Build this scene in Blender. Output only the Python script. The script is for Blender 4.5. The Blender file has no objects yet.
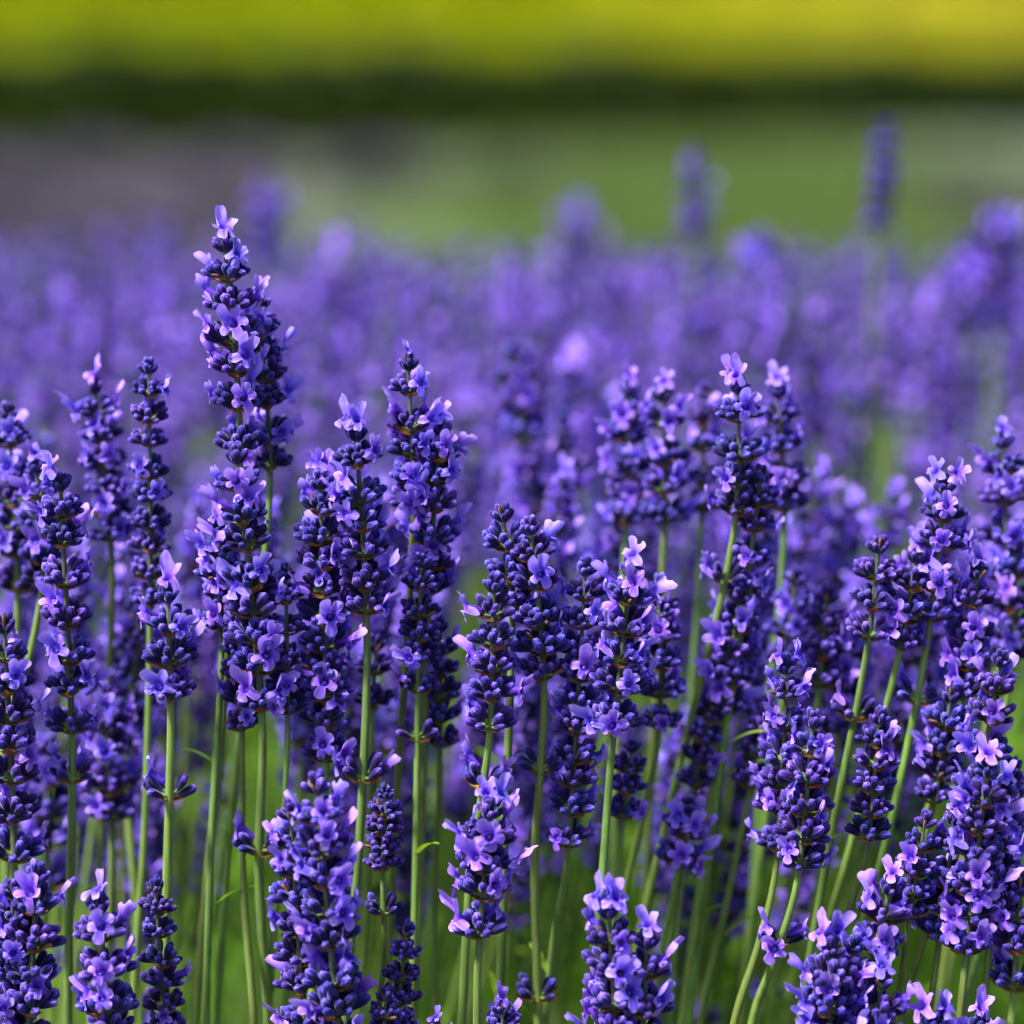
import bpy, math, random
import numpy as np
from mathutils import Vector, Matrix, Quaternion

random.seed(11)
rng = np.random.default_rng(11)
scene = bpy.context.scene
COL = scene.collection
R_ = math.radians

# ------------------------------------------------------------------ camera
CAM = Vector((0.0, 0.0, 0.88))
FPX = 512 / math.tan(R_(10.0))                 # focal length in pixels
PITCH = math.atan(612 / FPX)                   # horizon lies above the frame
FOCUS = 1.16
cd = bpy.data.cameras.new('camera')
cam = bpy.data.objects.new('camera', cd)
COL.objects.link(cam)
cam.location = CAM
cam.rotation_euler = (math.pi / 2 - PITCH, 0, 0)
cd.sensor_width = 36
cd.lens = 18 / math.tan(R_(10.0))
cd.clip_start = 0.05
cd.clip_end = 2000
cd.dof.use_dof = True
cd.dof.focus_distance = FOCUS
cd.dof.aperture_fstop = 2.9
scene.camera = cam

# ------------------------------------------------------------------ light
SUN_EL, SUN_AZ = R_(56), R_(-118)               # azimuth from +Y towards +X: high, from the left and a little behind the camera
w = bpy.data.worlds.new('World')
scene.world = w
w.use_nodes = True
nt = w.node_tree
bgn = nt.nodes['Background']
sky = nt.nodes.new('ShaderNodeTexSky')
sky.sky_type = 'NISHITA'
sky.sun_disc = False
sky.sun_elevation = SUN_EL
sky.sun_rotation = SUN_AZ
sky.air_density = 1.0
sky.dust_density = 3.0
nt.links.new(sky.outputs[0], bgn.inputs[0])
bgn.inputs[1].default_value = 0.085
sd = bpy.data.lights.new('sun', 'SUN')
sun = bpy.data.objects.new('sun', sd)
COL.objects.link(sun)
sd.energy = 4.6
sd.angle = R_(8)
sd.color = (1.0, 0.965, 0.90)
sdir = Vector((math.sin(SUN_AZ) * math.cos(SUN_EL), math.cos(SUN_AZ) * math.cos(SUN_EL), math.sin(SUN_EL)))
sun.rotation_euler = sdir.to_track_quat('Z', 'Y').to_euler()
sun.location = (0, 0, 30)

scene.view_settings.view_transform = 'Standard'
scene.view_settings.look = 'None'
scene.view_settings.exposure = 1.27
scene.view_settings.gamma = 1.0
scene.cycles.use_denoising = True
scene.cycles.max_bounces = 8
scene.cycles.transparent_max_bounces = 8
scene.cycles.transmission_bounces = 4

VD = Vector((0, math.cos(PITCH), -math.sin(PITCH)))
UP = Vector((0, math.sin(PITCH), math.cos(PITCH)))
RT = Vector((1, 0, 0))


def at(px, py, depth):
    """point of the place seen at this pixel, `depth` metres along the view axis"""
    return CAM + (VD + RT * ((px - 512) / FPX) + UP * ((512 - py) / FPX)) * depth


def at_y(px, py, y):
    d = VD + RT * ((px - 512) / FPX) + UP * ((512 - py) / FPX)
    return CAM + d * (y / d.y)


# ------------------------------------------------------------------ materials
def new_mat(name):
    m = bpy.data.materials.new(name)
    m.use_nodes = True
    n = m.node_tree.nodes
    l = m.node_tree.links
    return m, n, l, n['Principled BSDF']


def ramp(n, stops):
    r = n.new('ShaderNodeValToRGB')
    e = r.color_ramp.elements
    while len(e) < len(stops):
        e.new(0.5)
    for k, (p, c) in enumerate(stops):
        e[k].position = p
        e[k].color = (*c, 1)
    return r


def vary(n, l, col_out, hue=0.02, val=0.25, sat=0.1):
    """per-object variation of hue and value"""
    oi = n.new('ShaderNodeObjectInfo')
    hs = n.new('ShaderNodeHueSaturation')
    mh = n.new('ShaderNodeMapRange')
    mh.inputs['To Min'].default_value = 0.5 - hue
    mh.inputs['To Max'].default_value = 0.5 + hue
    l.new(oi.outputs['Random'], mh.inputs['Value'])
    l.new(mh.outputs[0], hs.inputs['Hue'])
    ml = n.new('ShaderNodeMath'); ml.operation = 'MULTIPLY'; ml.inputs[1].default_value = 7.31
    fr = n.new('ShaderNodeMath'); fr.operation = 'FRACT'
    l.new(oi.outputs['Random'], ml.inputs[0]); l.new(ml.outputs[0], fr.inputs[0])
    mv = n.new('ShaderNodeMapRange')
    mv.inputs['To Min'].default_value = 1 - val
    mv.inputs['To Max'].default_value = 1 + val
    l.new(fr.outputs[0], mv.inputs['Value'])
    l.new(mv.outputs[0], hs.inputs['Value'])
    l.new(col_out, hs.inputs['Color'])
    return hs.outputs['Color']


def attr(n, name):
    a = n.new('ShaderNodeAttribute')
    a.attribute_name = name
    return a


def mat_bud():
    m, n, l, p = new_mat('lavender_bud')
    a = attr(n, 't')
    r = ramp(n, [(0.0, (0.03, 0.035, 0.035)), (0.12, (0.018, 0.010, 0.07)), (0.3, (0.008, 0.003, 0.046)), (0.54, (0.013, 0.005, 0.088)), (0.73, (0.055, 0.031, 0.33)), (0.86, (0.26, 0.18, 0.78)), (0.9, (0.12, 0.06, 0.05)), (1.0, (0.20, 0.10, 0.035))])  # lilac tips: emerging corolla, plus rim highlights painted into the colour
    l.new(a.outputs['Fac'], r.inputs['Fac'])
    g = n.new('ShaderNodeTexCoord')
    no = n.new('ShaderNodeTexNoise'); no.inputs['Scale'].default_value = 900; no.inputs['Detail'].default_value = 2
    l.new(g.outputs['Object'], no.inputs['Vector'])
    mx = n.new('ShaderNodeMix'); mx.data_type = 'RGBA'; mx.blend_type = 'MULTIPLY'
    rr = ramp(n, [(0.3, (0.55, 0.55, 0.6)), (0.7, (1.35, 1.3, 1.25))])
    l.new(no.outputs['Fac'], rr.inputs['Fac'])
    mx.inputs[0].default_value = 1.0
    l.new(r.outputs['Color'], mx.inputs[6]); l.new(rr.outputs['Color'], mx.inputs[7])
    l.new(vary(n, l, mx.outputs[2], 0.012, 0.3), p.inputs['Base Color'])
    p.inputs['Roughness'].default_value = 0.72
    p.inputs['Specular IOR Level'].default_value = 0.18
    p.inputs['Sheen Weight'].default_value = 0.35
    p.inputs['Sheen Roughness'].default_value = 0.45
    p.inputs['Sheen Tint'].default_value = (0.45, 0.42, 1.0, 1)
    b = n.new('ShaderNodeBump'); b.inputs['Strength'].default_value = 0.7; b.inputs['Distance'].default_value = 0.0006
    l.new(no.outputs['Fac'], b.inputs['Height']); l.new(b.outputs[0], p.inputs['Normal'])
    return m


def leafy(name, build_color, trans=0.35, rough=0.6, hue=0.02, val=0.2, spec=0.3):
    """thin translucent surface: principled mixed with translucent of the same colour"""
    m, n, l, p = new_mat(name)
    c = build_color(n, l)
    c = vary(n, l, c, hue, val)
    l.new(c, p.inputs['Base Color'])
    p.inputs['Roughness'].default_value = rough
    p.inputs['Specular IOR Level'].default_value = spec
    t = n.new('ShaderNodeBsdfTranslucent')
    l.new(c, t.inputs['Color'])
    ms = n.new('ShaderNodeMixShader'); ms.inputs[0].default_value = trans
    l.new(p.outputs[0], ms.inputs[1]); l.new(t.outputs[0], ms.inputs[2])
    l.new(ms.outputs[0], n['Material Output'].inputs['Surface'])
    return m


def col_petal(n, l):
    a = attr(n, 't')
    no = n.new('ShaderNodeTexNoise'); no.inputs['Scale'].default_value = 420; no.inputs['Detail'].default_value = 3
    tc = n.new('ShaderNodeTexCoord'); l.new(tc.outputs['Object'], no.inputs['Vector'])
    mm = n.new('ShaderNodeMath'); mm.operation = 'MULTIPLY_ADD'; mm.inputs[1].default_value = .7; mm.inputs[2].default_value = -.35
    l.new(no.outputs['Fac'], mm.inputs[0])
    am = n.new('ShaderNodeMath'); am.operation = 'ADD'; l.new(mm.outputs[0], am.inputs[0]); l.new(a.outputs['Fac'], am.inputs[1])
    r = ramp(n, [(0.0, (0.06, 0.02, 0.38)), (0.22, (0.13, 0.05, 0.65)), (0.55, (0.245, 0.13, 0.90)), (1.0, (0.455, 0.30, 0.98))])
    l.new(am.outputs[0], r.inputs['Fac'])
    b = n.new('ShaderNodeBump'); b.inputs['Strength'].default_value = .5; b.inputs['Distance'].default_value = .0006
    l.new(no.outputs['Fac'], b.inputs['Height']); l.new(b.outputs[0], n['Principled BSDF'].inputs['Normal'])
    return r.outputs['Color']


def col_ramp_t(stops):
    def f(n, l):
        a = attr(n, 't')
        r = ramp(n, stops)
        l.new(a.outputs['Fac'], r.inputs['Fac'])
        return r.outputs['Color']
    return f


def mat_stem():
    m, n, l, p = new_mat('lavender_stem')
    g = n.new('ShaderNodeNewGeometry')
    mp = n.new('ShaderNodeMapping'); mp.inputs['Scale'].default_value = (700, 700, 60)
    l.new(g.outputs['Position'], mp.inputs['Vector'])
    no = n.new('ShaderNodeTexNoise'); no.inputs['Scale'].default_value = 1.0; no.inputs['Detail'].default_value = 3
    l.new(mp.outputs[0], no.inputs['Vector'])
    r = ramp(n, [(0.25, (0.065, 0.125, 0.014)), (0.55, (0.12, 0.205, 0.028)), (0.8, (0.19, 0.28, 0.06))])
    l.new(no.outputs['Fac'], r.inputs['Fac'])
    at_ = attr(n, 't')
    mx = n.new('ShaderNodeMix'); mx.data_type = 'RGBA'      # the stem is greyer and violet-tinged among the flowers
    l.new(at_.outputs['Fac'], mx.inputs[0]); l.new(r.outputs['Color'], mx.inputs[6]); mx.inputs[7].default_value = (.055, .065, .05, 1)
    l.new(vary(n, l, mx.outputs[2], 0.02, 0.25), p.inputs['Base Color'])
    p.inputs['Roughness'].default_value = 0.55
    p.inputs['Sheen Weight'].default_value = 0.15
    b = n.new('ShaderNodeBump'); b.inputs['Strength'].default_value = 0.4; b.inputs['Distance'].default_value = 0.0004
    l.new(no.outputs['Fac'], b.inputs['Height']); l.new(b.outputs[0], p.inputs['Normal'])
    return m


M_BUD = mat_bud()
M_PETAL = leafy('lavender_petal', col_petal, trans=0.3, rough=0.6, hue=0.012, val=0.16, spec=0.15)
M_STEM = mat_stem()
M_BRACT = leafy('papery_bract', col_ramp_t([(0.0, (0.20, 0.16, 0.03)), (0.5, (0.36, 0.15, 0.03)), (1.0, (0.16, 0.06, 0.02))]), trans=0.3, hue=0.02)
M_LEAF = leafy('lavender_leaf', col_ramp_t([(0.0, (0.09, 0.20, 0.012)), (0.5, (0.19, 0.37, 0.018)), (1.0, (0.29, 0.46, 0.03))]), trans=0.5)
M_BUSHLEAF = leafy('faded_lavender_leaf', col_ramp_t([(0.0, (0.05, 0.065, 0.035)), (0.5, (0.105, 0.10, 0.10)), (1.0, (0.15, 0.11, 0.21))]), trans=0.2)
M_HEDGE = leafy('hedge_leaf', col_ramp_t([(0.0, (0.010, 0.026, 0.0015)), (0.6, (0.022, 0.056, 0.002)), (1.0, (0.055, 0.105, 0.004))]), trans=0.15)
M_GRASS = leafy('grass_blade', col_ramp_t([(0.0, (0.035, 0.075, 0.001)), (0.6, (0.095, 0.135, 0.001)), (1.0, (0.165, 0.185, 0.002))]), trans=0.3, spec=0.05, rough=.9)
M_WOOD = new_mat('bark')[0]
M_WOOD.node_tree.nodes['Principled BSDF'].inputs['Base Color'].default_value = (0.09, 0.06, 0.04, 1)


def ground_mat(name, stops, scale, detail=6, stretch=None):
    m, n, l, p = new_mat(name)
    g = n.new('ShaderNodeNewGeometry')
    no = n.new('ShaderNodeTexNoise'); no.inputs['Scale'].default_value = scale; no.inputs['Detail'].default_value = detail
    no2 = n.new('ShaderNodeTexNoise'); no2.inputs['Scale'].default_value = scale * 17; no2.inputs['Detail'].default_value = 4
    if stretch:
        mp = n.new('ShaderNodeMapping'); mp.inputs['Scale'].default_value = stretch
        l.new(g.outputs['Position'], mp.inputs['Vector']); l.new(mp.outputs[0], no.inputs['Vector'])
    else:
        l.new(g.outputs['Position'], no.inputs['Vector'])
    l.new(g.outputs['Position'], no2.inputs['Vector'])
    ad = n.new('ShaderNodeMix'); ad.data_type = 'FLOAT'; ad.inputs[0].default_value = 0.35
    l.new(no.outputs['Fac'], ad.inputs[2]); l.new(no2.outputs['Fac'], ad.inputs[3])
    r = ramp(n, stops)
    l.new(ad.outputs[0], r.inputs['Fac'])
    l.new(r.outputs['Color'], p.inputs['Base Color'])
    p.inputs['Roughness'].default_value = 1.0
    p.inputs['Specular IOR Level'].default_value = 0.0
    b = n.new('ShaderNodeBump'); b.inputs['Strength'].default_value = 0.6; b.inputs['Distance'].default_value = 0.02
    l.new(no2.outputs['Fac'], b.inputs['Height']); l.new(b.outputs[0], p.inputs['Normal'])
    return m


M_SOIL = ground_mat('soil', [(0.3, (0.052, 0.048, 0.060)), (0.5, (0.078, 0.075, 0.086)), (0.7, (0.105, 0.108, 0.105))], 1.7)


def grassy_soil(m):
    # grass has taken the bare soil in one loose patch between the beds
    n = m.node_tree.nodes; l = m.node_tree.links; p = n['Principled BSDF']
    old = p.inputs['Base Color'].links[0].from_socket
    g = n.new('ShaderNodeNewGeometry')
    mp = n.new('ShaderNodeMapping'); mp.inputs['Location'].default_value = (-.74, -2.6, 0); mp.inputs['Scale'].default_value = (1.0, .33, 0)
    l.new(g.outputs['Position'], mp.inputs['Vector'])
    no = n.new('ShaderNodeTexNoise'); no.inputs['Scale'].default_value = 1.6; no.inputs['Detail'].default_value = 5
    l.new(g.outputs['Position'], no.inputs['Vector'])
    ln = n.new('ShaderNodeVectorMath'); ln.operation = 'LENGTH'
    l.new(mp.outputs[0], ln.inputs[0])
    ad = n.new('ShaderNodeMath'); ad.operation = 'ADD'
    l.new(ln.outputs['Value'], ad.inputs[0]); l.new(no.outputs['Fac'], ad.inputs[1])
    mr = n.new('ShaderNodeMapRange'); mr.interpolation_type = 'SMOOTHSTEP'
    mr.inputs['From Min'].default_value = .7; mr.inputs['From Max'].default_value = 2.5
    mr.inputs['To Min'].default_value = 1; mr.inputs['To Max'].default_value = 0
    l.new(ad.outputs[0], mr.inputs['Value'])
    mx = n.new('ShaderNodeMix'); mx.data_type = 'RGBA'
    l.new(mr.outputs[0], mx.inputs[0]); l.new(old, mx.inputs[6]); mx.inputs[7].default_value = (.095, .155, .035, 1)
    l.new(mx.outputs[2], p.inputs['Base Color'])


grassy_soil(M_SOIL)
M_LAWN = ground_mat('lawn', [(0.36, (0.040, 0.080, 0.001)), (0.5, (0.115, 0.145, 0.001)), (0.62, (0.23, 0.22, 0.004))], 0.5, stretch=(.35, 1.0, 1.0))


def drier(m):
    n = m.node_tree.nodes; l = m.node_tree.links; p = n['Principled BSDF']
    old = p.inputs['Base Color'].links[0].from_socket
    g = n.new('ShaderNodeNewGeometry'); sx = n.new('ShaderNodeSeparateXYZ')
    l.new(g.outputs['Position'], sx.inputs[0])
    no = n.new('ShaderNodeTexNoise'); no.inputs['Scale'].default_value = .5; no.inputs['Detail'].default_value = 4
    l.new(g.outputs['Position'], no.inputs['Vector'])
    ad = n.new('ShaderNodeMath'); ad.operation = 'MULTIPLY_ADD'; ad.inputs[1].default_value = 3.0
    l.new(no.outputs['Fac'], ad.inputs[0]); l.new(sx.outputs['X'], ad.inputs[2])
    mr = n.new('ShaderNodeMapRange'); mr.inputs['From Min'].default_value = 1.6; mr.inputs['From Max'].default_value = 6
    l.new(ad.outputs[0], mr.inputs['Value'])
    mx = n.new('ShaderNodeMix'); mx.data_type = 'RGBA'
    l.new(mr.outputs[0], mx.inputs[0]); l.new(old, mx.inputs[6]); mx.inputs[7].default_value = (.24, .21, .014, 1)
    l.new(mx.outputs[2], p.inputs['Base Color'])


drier(M_LAWN)


# ------------------------------------------------------------------ mesh building
class MB:
    """collects quad grids and builds ONE mesh"""
    def __init__(s):
        s.v, s.f, s.m, s.t, s.n = [], [], [], [], 0

    def add(s, V, F, mat=0, t=None):
        V = np.asarray(V, float).reshape(-1, 3)
        F = np.asarray(F, int).reshape(-1, 4)
        s.v.append(V); s.f.append(F + s.n); s.n += len(V)
        s.m.append(np.full(len(F), mat, int))
        s.t.append(np.zeros(len(V)) if t is None else np.asarray(t, float).reshape(-1))

    def arrays(s):
        return np.concatenate(s.v), np.concatenate(s.f), np.concatenate(s.m), np.concatenate(s.t)

    def mesh(s, name, mats):
        V, F, Mi, T = s.arrays()
        return mesh_from(name, V, F, Mi, T, mats)


def mesh_from(name, V, F, Mi, T, mats, smooth=True):
    me = bpy.data.meshes.new(name)
    nF = len(F)
    me.vertices.add(len(V))
    me.vertices.foreach_set('co', np.ascontiguousarray(V, np.float32).ravel())
    me.loops.add(nF * 4)
    me.loops.foreach_set('vertex_index', np.ascontiguousarray(F, np.int32).ravel())
    me.polygons.add(nF)
    me.polygons.foreach_set('loop_start', np.arange(0, nF * 4, 4, dtype=np.int32))
    me.polygons.foreach_set('material_index', np.asarray(Mi, np.int32))
    me.polygons.foreach_set('use_smooth', np.full(nF, smooth))
    for m in mats:
        me.materials.append(m)
    a = me.attributes.new('t', 'FLOAT', 'POINT')
    a.data.foreach_set('value', np.asarray(T, np.float32))
    me.update()
    me.validate()
    return me


def grid_faces(nu, nv, wrap):
    """nu rings of nv points"""
    F = []
    for i in range(nu - 1):
        for j in range(nv if wrap else nv - 1):
            k = (j + 1) % nv
            F.append((i * nv + j, i * nv + k, (i + 1) * nv + k, (i + 1) * nv + j))
    return np.array(F)


def basis(d, hint=(0, 0, 1)):
    d = np.asarray(d, float); d = d / np.linalg.norm(d)
    h = np.asarray(hint, float)
    if abs(d @ h) > 0.97:
        h = np.array([1.0, 0, 0])
    x = np.cross(h, d); x /= np.linalg.norm(x)
    y = np.cross(d, x)
    return np.stack([x, y, d])                 # rows


def bud_arrays(L, rad, segs=10, rings=9, bend=0.0):
    prof_t = np.linspace(0, 1, rings)
    pr = np.interp(prof_t, [0, .12, .35, .6, .8, .9, .97, 1], [.42, .62, .9, 1.0, .9, .72, .42, .03])
    ang = np.arange(segs) / segs * 2 * math.pi
    V, T = [], []
    rib = np.cos(ang * (segs / 2)) if segs >= 8 else np.zeros(segs)
    for i, t in enumerate(prof_t):
        rr = rad * pr[i] * (1 + 0.13 * rib)
        V.append(np.stack([rr * np.cos(ang) + bend * L * t * t, rr * np.sin(ang), np.full(segs, t * L)], 1))
        T.append(np.clip(t + .19 * rib * math.sin(math.pi * t), 0, 1))
    return np.concatenate(V), grid_faces(rings, segs, True), np.concatenate(T)


def place(V, d, pos, roll=0.0, hint=(0, 0, 1)):
    c, s = math.cos(roll), math.sin(roll)
    V = np.stack([V[:, 0] * c - V[:, 1] * s, V[:, 0] * s + V[:, 1] * c, V[:, 2]], 1)
    return V @ basis(d, hint) + np.asarray(pos)


def tube(path, radii, segs=8, square=0.0):
    P = np.asarray(path, float)
    n = len(P)
    T = np.gradient(P, axis=0)
    V = []
    ang = np.arange(segs) / segs * 2 * math.pi + 0.4
    for i in range(n):
        b = basis(T[i], (0.13, 1, 0.02))
        rr = radii[i] * (1 + square * np.cos(4 * ang))
        V.append(P[i] + np.outer(rr * np.cos(ang), b[0]) + np.outer(rr * np.sin(ang), b[1]))
    return np.concatenate(V), grid_faces(n, segs, True)


RW = 0.0105                                    # reference whorl radius in metres


def whorl_layout(kind, r):
    """bud directions of one whorl: two opposite cymes; kind 'full' | 'top' | 'sparse'"""
    out = []
    if kind == 'top':
        for k in range(7):
            a = k / 7 * 2 * math.pi + r.uniform(-.3, .3)
            out.append((a, R_(r.uniform(40, 62)), .12, 0.1, r.uniform(.58, .72)))
        for k in range(4):
            a = k / 4 * 2 * math.pi + r.uniform(-.4, .4)
            out.append((a, R_(r.uniform(66, 82)), .06, 0.35, r.uniform(.58, .72)))
        return out
    for side in (0, math.pi):
        rows = [((-62, -21, 19, 60), (18, 34), .31, -.10), ((-66, -30, 4, 36, 70), (38, 54), .27, .0), ((-22, 26), (56, 72), .22, .06)]
        if kind == 'sparse':
            rows = [((-40, 0, 40), (20, 40), .30, -.1), ((-20, 25), (48, 64), .24, .08)]
        for azs, (e0, e1), off, z in rows:
            for az in azs:
                if r.random() < 0.10:
                    continue
                out.append((side + R_(az + r.uniform(-9, 9)), R_(r.uniform(e0, e1)), off * r.uniform(.85, 1.15), z + r.uniform(-.05, .05), r.uniform(.56, .70)))
    return out


def build_whorl(kind, seed, segs=10, rings=9, flowers=0, fmeshes=None):
    """one whorl of calyces on short stalks, RW radius; returns builder and bud tips"""
    r = random.Random(seed)
    mb = MB()
    tips = []
    for (az, el, off, z, L) in whorl_layout(kind, r):
        d = np.array([math.cos(az) * math.cos(el), math.sin(az) * math.cos(el), math.sin(el)])
        pos = np.array([math.cos(az) * off, math.sin(az) * off, z]) * RW
        LL = L * RW
        spent = r.random() < .035
        opening = r.random() < .22
        LL *= .8 if spent else r.uniform(.86, 1.08)
        V, F, T = bud_arrays(LL, LL * (.13 if spent else r.uniform(.190, .238)), segs, rings, r.uniform(-.06, .14))
        T = T * .0 + r.uniform(.93, 1) if spent else T * (r.uniform(.84, .87) if opening else r.uniform(.72, .85))
        mb.add(place(V, d, pos, r.uniform(0, 6)), F, 0, T)
        tips.append((d, pos + d * LL * .93, az))
        st = np.array([pos * 0.15 + np.array([0, 0, -.12 * RW]), pos + d * 0.04 * LL])
        if rings > 5:
            V, F = tube(np.array([st[0], st.mean(0), st[1]]), [.0006, .0005, .0006], 5)
            mb.add(V, F, 2, np.zeros(len(V)))
    if fmeshes:
        r.shuffle(tips)
        for d, p, az in tips[:flowers]:
            V, F, T = fmeshes[r.randrange(len(fmeshes))]
            dd = d + np.array([0, 0, -.25])
            mb.add(place(V * r.uniform(.85, 1.1), dd, p, 0), F, 1, T)
    return mb, tips


def flower_arrays(seed, segs=44, rings=9, closed=0.0):
    """two-lipped corolla, axis +Z, +Y is up (two large upper lobes, three small lower ones)"""
    r = random.Random(seed)
    lobes = [(R_(60), .95, 34), (R_(120), .95, 34), (R_(193), .80, 31), (R_(270), .92, 31), (R_(347), .80, 31)]
    lobes = [(a + r.uniform(-.12, .12), R * r.uniform(.82, 1.12), wd * r.uniform(.86, 1.08)) for a, R, wd in lobes]
    ang = np.arange(segs) / segs * 2 * math.pi
    ro = np.full(segs, .40)
    tilt = np.zeros(segs)
    wsum = np.zeros(segs) + 1e-6
    for k, (a, R, wd) in enumerate(lobes):
        da = np.abs((ang - a + math.pi) % (2 * math.pi) - math.pi)
        s = np.clip(1 - (da / R_(wd)) ** 2.6, 0, 1) ** .5
        ro = np.maximum(ro, .40 + (R - .40) * s)
        tl = r.uniform(.1, 1.0) if k < 2 else r.uniform(-.9, .2)
        tilt += tl * s; wsum += s
    tilt /= wsum
    ruff = np.zeros(segs)
    for k in (3, 5, 7, 11):
        ruff += r.uniform(.3, 1) * np.sin(k * ang + r.uniform(0, 6)) / 3
    S = RW * 0.52
    V, T = [], []
    prof = [(.16, -1.0, 0), (.17, -.7, 0), (.20, -.35, .08), (.27, -.10, .2)]
    for (pr, z, t) in prof:
        V.append(np.stack([pr * np.cos(ang), pr * np.sin(ang), np.full(segs, z)], 1)); T.append(np.full(segs, t))
    nr = rings - 4
    for i in range(1, nr + 1):
        q = i / nr
        rad = .27 + (ro - .27) * q
        z = tilt * (rad - .27) * (.6 + .8 * q) * (1 + closed) + .22 * ruff * q * q - .10 * (1 - q)
        x, y = rad * np.cos(ang), rad * np.sin(ang)
        k = 1 - .22 * abs(closed) * q
        V.append(np.stack([x * k, y * k, z], 1)); T.append(np.full(segs, .25 + .75 * q))
    V = np.concatenate(V) * S
    return V, grid_faces(4 + nr, segs, True), np.concatenate(T)


FLOWERS = []
for k in range(9):
    V, F, T = flower_arrays(40 + k, closed=[0, 0, .3, 0, .5, 0, .35, .2, .15][k])
    FLOWERS.append(mesh_from('open_flower', V, F, np.zeros(len(F)), T, [M_PETAL]))
FLOW_LO = [flower_arrays(80 + k, 20, 6) for k in range(4)]
FLOW_XLO = [flower_arrays(90 + k, 10, 5) for k in range(3)]
MATS3 = [M_BUD, M_PETAL, M_STEM]
WHORLS = {}
for kind, cnt in (('full', 9), ('top', 4), ('sparse', 4)):
    WHORLS[kind] = []
    for k in range(cnt):
        mb, tips = build_whorl(kind, 500 + k * 7 + len(kind))
        WHORLS[kind].append((mb.mesh('whorl', MATS3), tips))


def bract_mesh(seed):
    r = random.Random(seed)
    nu, nv = 6, 5
    V, T = [], []
    for i in range(nu):
        u = i / (nu - 1)
        wd = .26 * math.sin(math.pi * min(1, .18 + u * .82)) ** .8 * (1 - .25 * u)
        for j in range(nv):
            v = j / (nv - 1) * 2 - 1
            V.append((v * wd, u * .62, .10 * v * v - .05 + .22 * u * u + r.uniform(-.01, .01)))
            T.append(u)
    return mesh_from('bract', np.array(V) * RW, grid_faces(nu, nv, False), np.zeros((nu - 1) * (nv - 1)), T, [M_BRACT])


BRACTS = [bract_mesh(k) for k in range(4)]


def leaf_mesh(seed, L=.03, W=.0022):
    r = random.Random(seed)
    nu, nv = 9, 3
    V, T = [], []
    for i in range(nu):
        u = i / (nu - 1)
        wd = W * (math.sin(math.pi * (.1 + .9 * u)) ** .6 if u < 1 else .02)
        for v in (-1, 0, 1):
            V.append((v * wd, u * L * .8, u * L * .75 - .35 * L * u * u - (.0006 if v == 0 else 0)))
            T.append(.3 + .7 * u)
    return mesh_from('leaf', np.array(V), grid_faces(nu, nv, False), np.zeros((nu - 1) * (nv - 1)), T, [M_LEAF])


LEAVES = [leaf_mesh(k) for k in range(3)]


def obj(name, me, parent=None, loc=(0, 0, 0), quat=None, scale=1.0):
    o = bpy.data.objects.new(name, me)
    COL.objects.link(o)
    if parent:
        o.parent = parent
    o.location = loc
    if quat is not None:
        o.rotation_mode = 'QUATERNION'
        o.rotation_quaternion = quat
    o.scale = (scale, scale, scale) if not hasattr(scale, '__len__') else scale
    return o


def tag(o, label, cat, group=None, kind=None):
    if label: o['label'] = label
    if cat: o['category'] = cat
    if group: o['group'] = group
    if kind: o['kind'] = kind
    return o


def struct(name, me):
    o = obj(name, me)
    o['kind'] = 'structure'
    return o


# ------------------------------------------------------------------ ground
def sheet(name, pts, z, mat):
    """flat polygon sheet as a fan of quads around its own middle"""
    P = np.array(pts, float)
    c = P.mean(0)
    V = [(c[0], c[1], z)]
    F = []
    n = len(P)
    for k in range(n):
        a, b = P[k], P[(k + 1) % n]
        m = (a + b) / 2
        V += [(a[0], a[1], z), (m[0], m[1], z)]
    for k in range(n):
        F.append((0, 2 + 2 * ((k - 1) % n), 1 + 2 * k, 2 + 2 * k))
    return struct(name, mesh_from(name, np.array(V), np.array(F), np.zeros(n), np.zeros(len(V)), [mat], False))


sheet('ground', [(-500, -200), (500, -200), (500, 900), (-500, 900)], 0.0, M_SOIL)
edge = [(x, 11.2 + .22 * max(-4, min(6, x)) + .25 * math.sin(x * 1.3) + .12 * math.sin(x * 3.1 + 1)) for x in np.linspace(-40, 40, 81)]
sheet('lawn', edge + [(60, 70), (-60, 70)], 0.004, M_LAWN)
# ------------------------------------------------------------------ scattered blades (stuff and foliage)
def blades(P, D, L, W, T0, T1, curve=.25, segs=3, r=rng):
    """many narrow blades: base P, direction D, length L, half width W"""
    n = len(P)
    D = D / np.linalg.norm(D, axis=1, keepdims=True)
    side = np.cross(D, r.normal(size=(n, 3)))
    side /= np.linalg.norm(side, axis=1, keepdims=True)
    nrm = np.cross(D, side)
    rows = []
    ts = []
    for i in range(segs + 1):
        u = i / segs
        c = P + D * (L * u)[:, None] + nrm * (curve * L * u * u)[:, None]
        wd = (W * (1 - .75 * u ** 2) * (.55 + .45 * min(1, 3 * u + .2)))[:, None]
        rows.append(np.stack([c - side * wd, c + side * wd], 1))
        ts.append(np.repeat((T0 + (T1 - T0) * u)[:, None], 2, 1))
    V = np.stack(rows, 1).reshape(-1, 3)           # n, segs+1, 2
    T = np.stack(ts, 1).reshape(-1)
    base = np.arange(n)[:, None] * (2 * (segs + 1))
    F = []
    for i in range(segs):
        F.append(np.stack([base[:, 0] + 2 * i, base[:, 0] + 2 * i + 1, base[:, 0] + 2 * i + 3, base[:, 0] + 2 * i + 2], 1))
    return V, np.concatenate(F), T


# low clipped hedge between the grey beds and the lawn
def hedge_line(x):
    return 10.5 + .28 * (x + 1.9) + .10 * math.sin(x * 1.7)


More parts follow.
